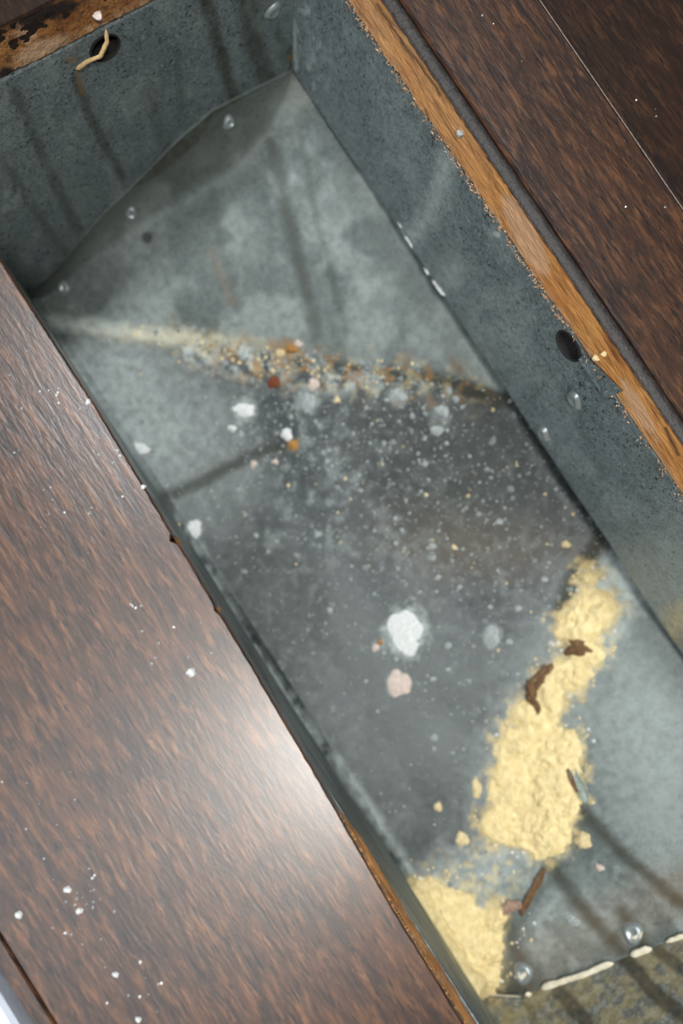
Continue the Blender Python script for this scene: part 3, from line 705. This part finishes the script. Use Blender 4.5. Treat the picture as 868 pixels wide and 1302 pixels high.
ribbon('twig_flake', [(638, 1160), (650, 1150), (664, 1148)], .0018, crumb_mat('reddish_flake', (.22, .12, .08), (.45, .32, .24)), 'short reddish flake joined to the left foot of the crooked brown one', 'flake', .0008, .5, 7)

# fine specks over the bottom panel: far too many to count
def specks(name, pts, mats, label, cat):
    V, fs, mi = [], [], []
    for (P, N, r, h, k) in pts:
        N = Vector(N); a = N.orthogonal().normalized(); b = N.cross(a); o = len(V); n = 7; ph = random.random()*6
        rr = [r*random.uniform(.65, 1.2) for _ in range(n)]
        for lev, q in ((-.0001, 1), (h*.7, .75)):
            for i in range(n):
                th = 2*math.pi*i/n+ph; V.append(tuple(Vector(P)+(a*math.cos(th)+b*math.sin(th))*rr[i]*q+N*lev))
        V.append(tuple(Vector(P)+N*h))
        for i in range(n):
            j = (i+1) % n; fs.append((o+i, o+j, o+n+j, o+n+i)); fs.append((o+n+i, o+n+j, o+2*n)); mi += [k, k]
    return tag(mesh_obj(name, V, fs, mats, mat_idx=mi), label, cat, kind='stuff')
pts = []
tries = 0
while len(pts) < 2600 and tries < 60000:
    tries += 1
    x = random.uniform(90, 800); y = random.uniform(430, 1250)
    i = random.randrange(brk[2], brk[3]); j = random.randrange(0, NC-8)
    x, y = BPX[i, j], BPY[i, j]
    d = .20+1.0*math.exp(-((x-420)/150)**2-((y-520)/85)**2)+.55*math.exp(-((x-430)/200)**2-((y-680)/120)**2)+.30*math.exp(-((x-560)/130)**2-((y-760)/120)**2)
    if random.random() > d: continue
    r = random.choices([.00028, .00045, .0007, .0012], [58, 29, 10, 3])[0]*random.uniform(.8, 1.3)
    pts.append((BOT[i, j], BN[i, j], r, r*.25, random.choices([0, 1, 2], [.50, .46, .04])[0]))
specks('dust_specks', pts, [M_SPECK, M_GREY, M_CREAM], 'countless fine grey and white specks scattered over the dark bottom panel', 'specks')
pts = []                                    # grit lying in the upper fold and round the yellow powder
for _ in range(260):
    x = random.triangular(150, 640, 370); y = np.interp(x, [55, 240, 360, 480, 640], [408, 436, 452, 474, 505])+random.gauss(4, 11)
    P, N = surf(x, y); r = random.choice([.0003, .0004, .0006, .0009]); pts.append((P, N, r, r*.35, random.choices([0, 1, 2, 3, 4], [.45, .15, .30, .05, .05])[0]))
specks('grit', pts, [M_SPECK, M_GREY, M_CREAM, M_OR, M_BR], 'mixed cream and brown grit lying along the upper fold', 'grit')
pts = []
for _ in range(330):
    k = random.choice(PT); th = random.uniform(0, 6.28); rr = random.uniform(.95, 1.9)
    x = k[0]+math.cos(th)*k[2]*rr; y = k[1]+math.sin(th)*k[3]*rr
    if x > 690 and y > 1040: continue
    P, N = surf(x, y); r = random.choice([.0003, .0005, .0007]); pts.append((P, N, r, r*.6, random.choices([0, 1], [.75, .25])[0]))
specks('powder_crumbs', pts, [M_CREAM, M_WHITE], 'loose cream powder crumbs strewn round the edges of the yellow powder', 'crumbs')

# crumbs on the left board
fl = [(243, 855, 6.5, 'white crumb on the left board, the one lying alone near its middle'), (112, 511, 4, 'white crumb on the left board closest to its upper right edge'),
      (86, 1131, 5, 'larger white crumb in the speckled patch low on the left board'), (101, 1158, 4.5, 'white crumb just under the larger one low on the left board'),
      (24, 1163, 5, 'white crumb near the left border of the picture, low on the board'), (147, 1239, 4, 'white crumb alone below the speckled patch on the left board'),
      (176, 1296, 4, 'white crumb lowest on the left board at the bottom border'), (182, 619, 3.5, 'tiny white crumb on the rim of the left board below the oval blotch'), (120, 18, 0, '')]
for k, (x, y, r, lab) in enumerate(fl[:-1]):
    lump('floor_crumb', at(x, y, 0), (0, 0, 1), r*H/F, r*.85*H/F, r*H/F*.9, k, M_WHITE, 80+k, lab, 'crumb')
pts = []
for cx, cy, n, sp in ((170, 768, 8, 9), (90, 1140, 26, 30), (60, 1050, 8, 40), (180, 1260, 10, 30), (60, 480, 8, 40), (90, 590, 12, 45), (60, 650, 8, 40), (230, 830, 8, 30), (140, 545, 8, 30), (160, 570, 8, 20), (250, 450, 0, 1), (600, 60, 4, 60), (760, 220, 4, 60), (720, 120, 3, 60), (820, 300, 4, 40)):
    for _ in range(n):
        P = at(random.gauss(cx, sp), random.gauss(cy, sp), 0)
        if xl(P[1])-.0008 < P[0] < .113: continue
        r = random.choice([.00012, .0002, .0003, .00035]); pts.append((P, (0, 0, 1), r, r*.9, random.choice([0, 1])))
specks('floor_dust', pts, [M_WHITE, M_GREY], 'fine pale dust specks on the dark stained floor boards', 'dust')
# splinters along the foot of the raw cut
V, fs = [], []
for k in range(900):
    y = random.uniform(-.15, .137); p = Vector((.1068+random.uniform(-.0004, .0004), y, -.0148+random.uniform(-.0012, .0012)))
    if y < .02 and random.random() < .6: continue
    d = Vector((random.uniform(-.6, .1), random.uniform(-1, 1), random.uniform(-.7, .5))).normalized()*random.uniform(.0004, .0013); wv = d.orthogonal().normalized()*random.uniform(.0001, .0003); w2 = d.cross(wv).normalized()*wv.length
    o = len(V); V += [tuple(p+wv), tuple(p-wv*.5+w2), tuple(p-wv*.5-w2), tuple(p+d)]; fs += [(o, o+1, o+3), (o+1, o+2, o+3), (o+2, o, o+3), (o, o+2, o+1)]
sp = mesh_obj('splinters', V, fs, crumb_mat('splinter_wood', (.40, .20, .08), (.74, .52, .34)), floor, smooth=False); tag(sp, 'pale splinters fringing the raw cut on the right', kind='stuff')
V, fs = [], []
for k in range(260):
    y = random.uniform(-.15, -.05); p = Vector((xl(y)-.0002, y, random.uniform(-.004, -.0008)))
    d = Vector((random.uniform(.2, 1), random.uniform(-1, 1), random.uniform(-.5, .1))).normalized()*random.uniform(.0004, .0012); wv = d.orthogonal().normalized()*.0002; w2 = d.cross(wv).normalized()*wv.length
    o = len(V); V += [tuple(p+wv), tuple(p-wv*.5+w2), tuple(p-wv*.5-w2), tuple(p+d)]; fs += [(o, o+1, o+3), (o+1, o+2, o+3), (o+2, o, o+3), (o, o+2, o+1)]
sp = mesh_obj('splinters', V, fs, crumb_mat('splinter_wood_orange', (.34, .14, .04), (.62, .34, .14)), floor, smooth=False); tag(sp, 'orange splinters under the rim of the left board', kind='stuff')

# pellet and fibre at the far end hole, crumbs at the right hole
def efar(px, py, off): p = endlow(px, py); return p+np.array([0, -1, 0])*off
lump('pellet', efar(123, 18, .0006), (0, -1, .2), .0011, .0012, .0014, 0, M_PINK, 91, 'small round whitish pellet stuck on the rusty brown cut face above the fibre', 'pellet')
bead([efar(131, 32, .0012), efar(128, 42, .0030), efar(118, 58, .0034), efar(104, 70, .0022), efar(95, 87, .0004)], .00055, M_FIB, 61, 1, 'fibre_strand', None).location = Vector(efar(131, 32, .0012))
o = [x for x in bpy.data.objects if x.name == 'fibre_strand'][0]
me = o.data; base = o.location.copy()
tag(o, 'tan fibre strand hanging over the black hole in the far end wall', 'fibre')
for k, (x, y, r, lab) in enumerate([(757, 455, .0011, 'whitish crumb lodged in the raw wood beside the right hole'), (767, 450, .0008, 'smaller crumb next to the whitish one beside the right hole'), (584, 170, .0010, 'small grey pellet stuck in the raw wood near the top of the photo')]):
    rr = ray(x, y); kk = .1072/rr[0]; P = (rr[0]*kk, rr[1]*kk, H+rr[2]*kk)
    lump('pellet', P, (-1, 0, .3), r, r*.9, r*.9, k, M_CREAM if k < 2 else M_GREY, 95+k, lab, 'pellet')
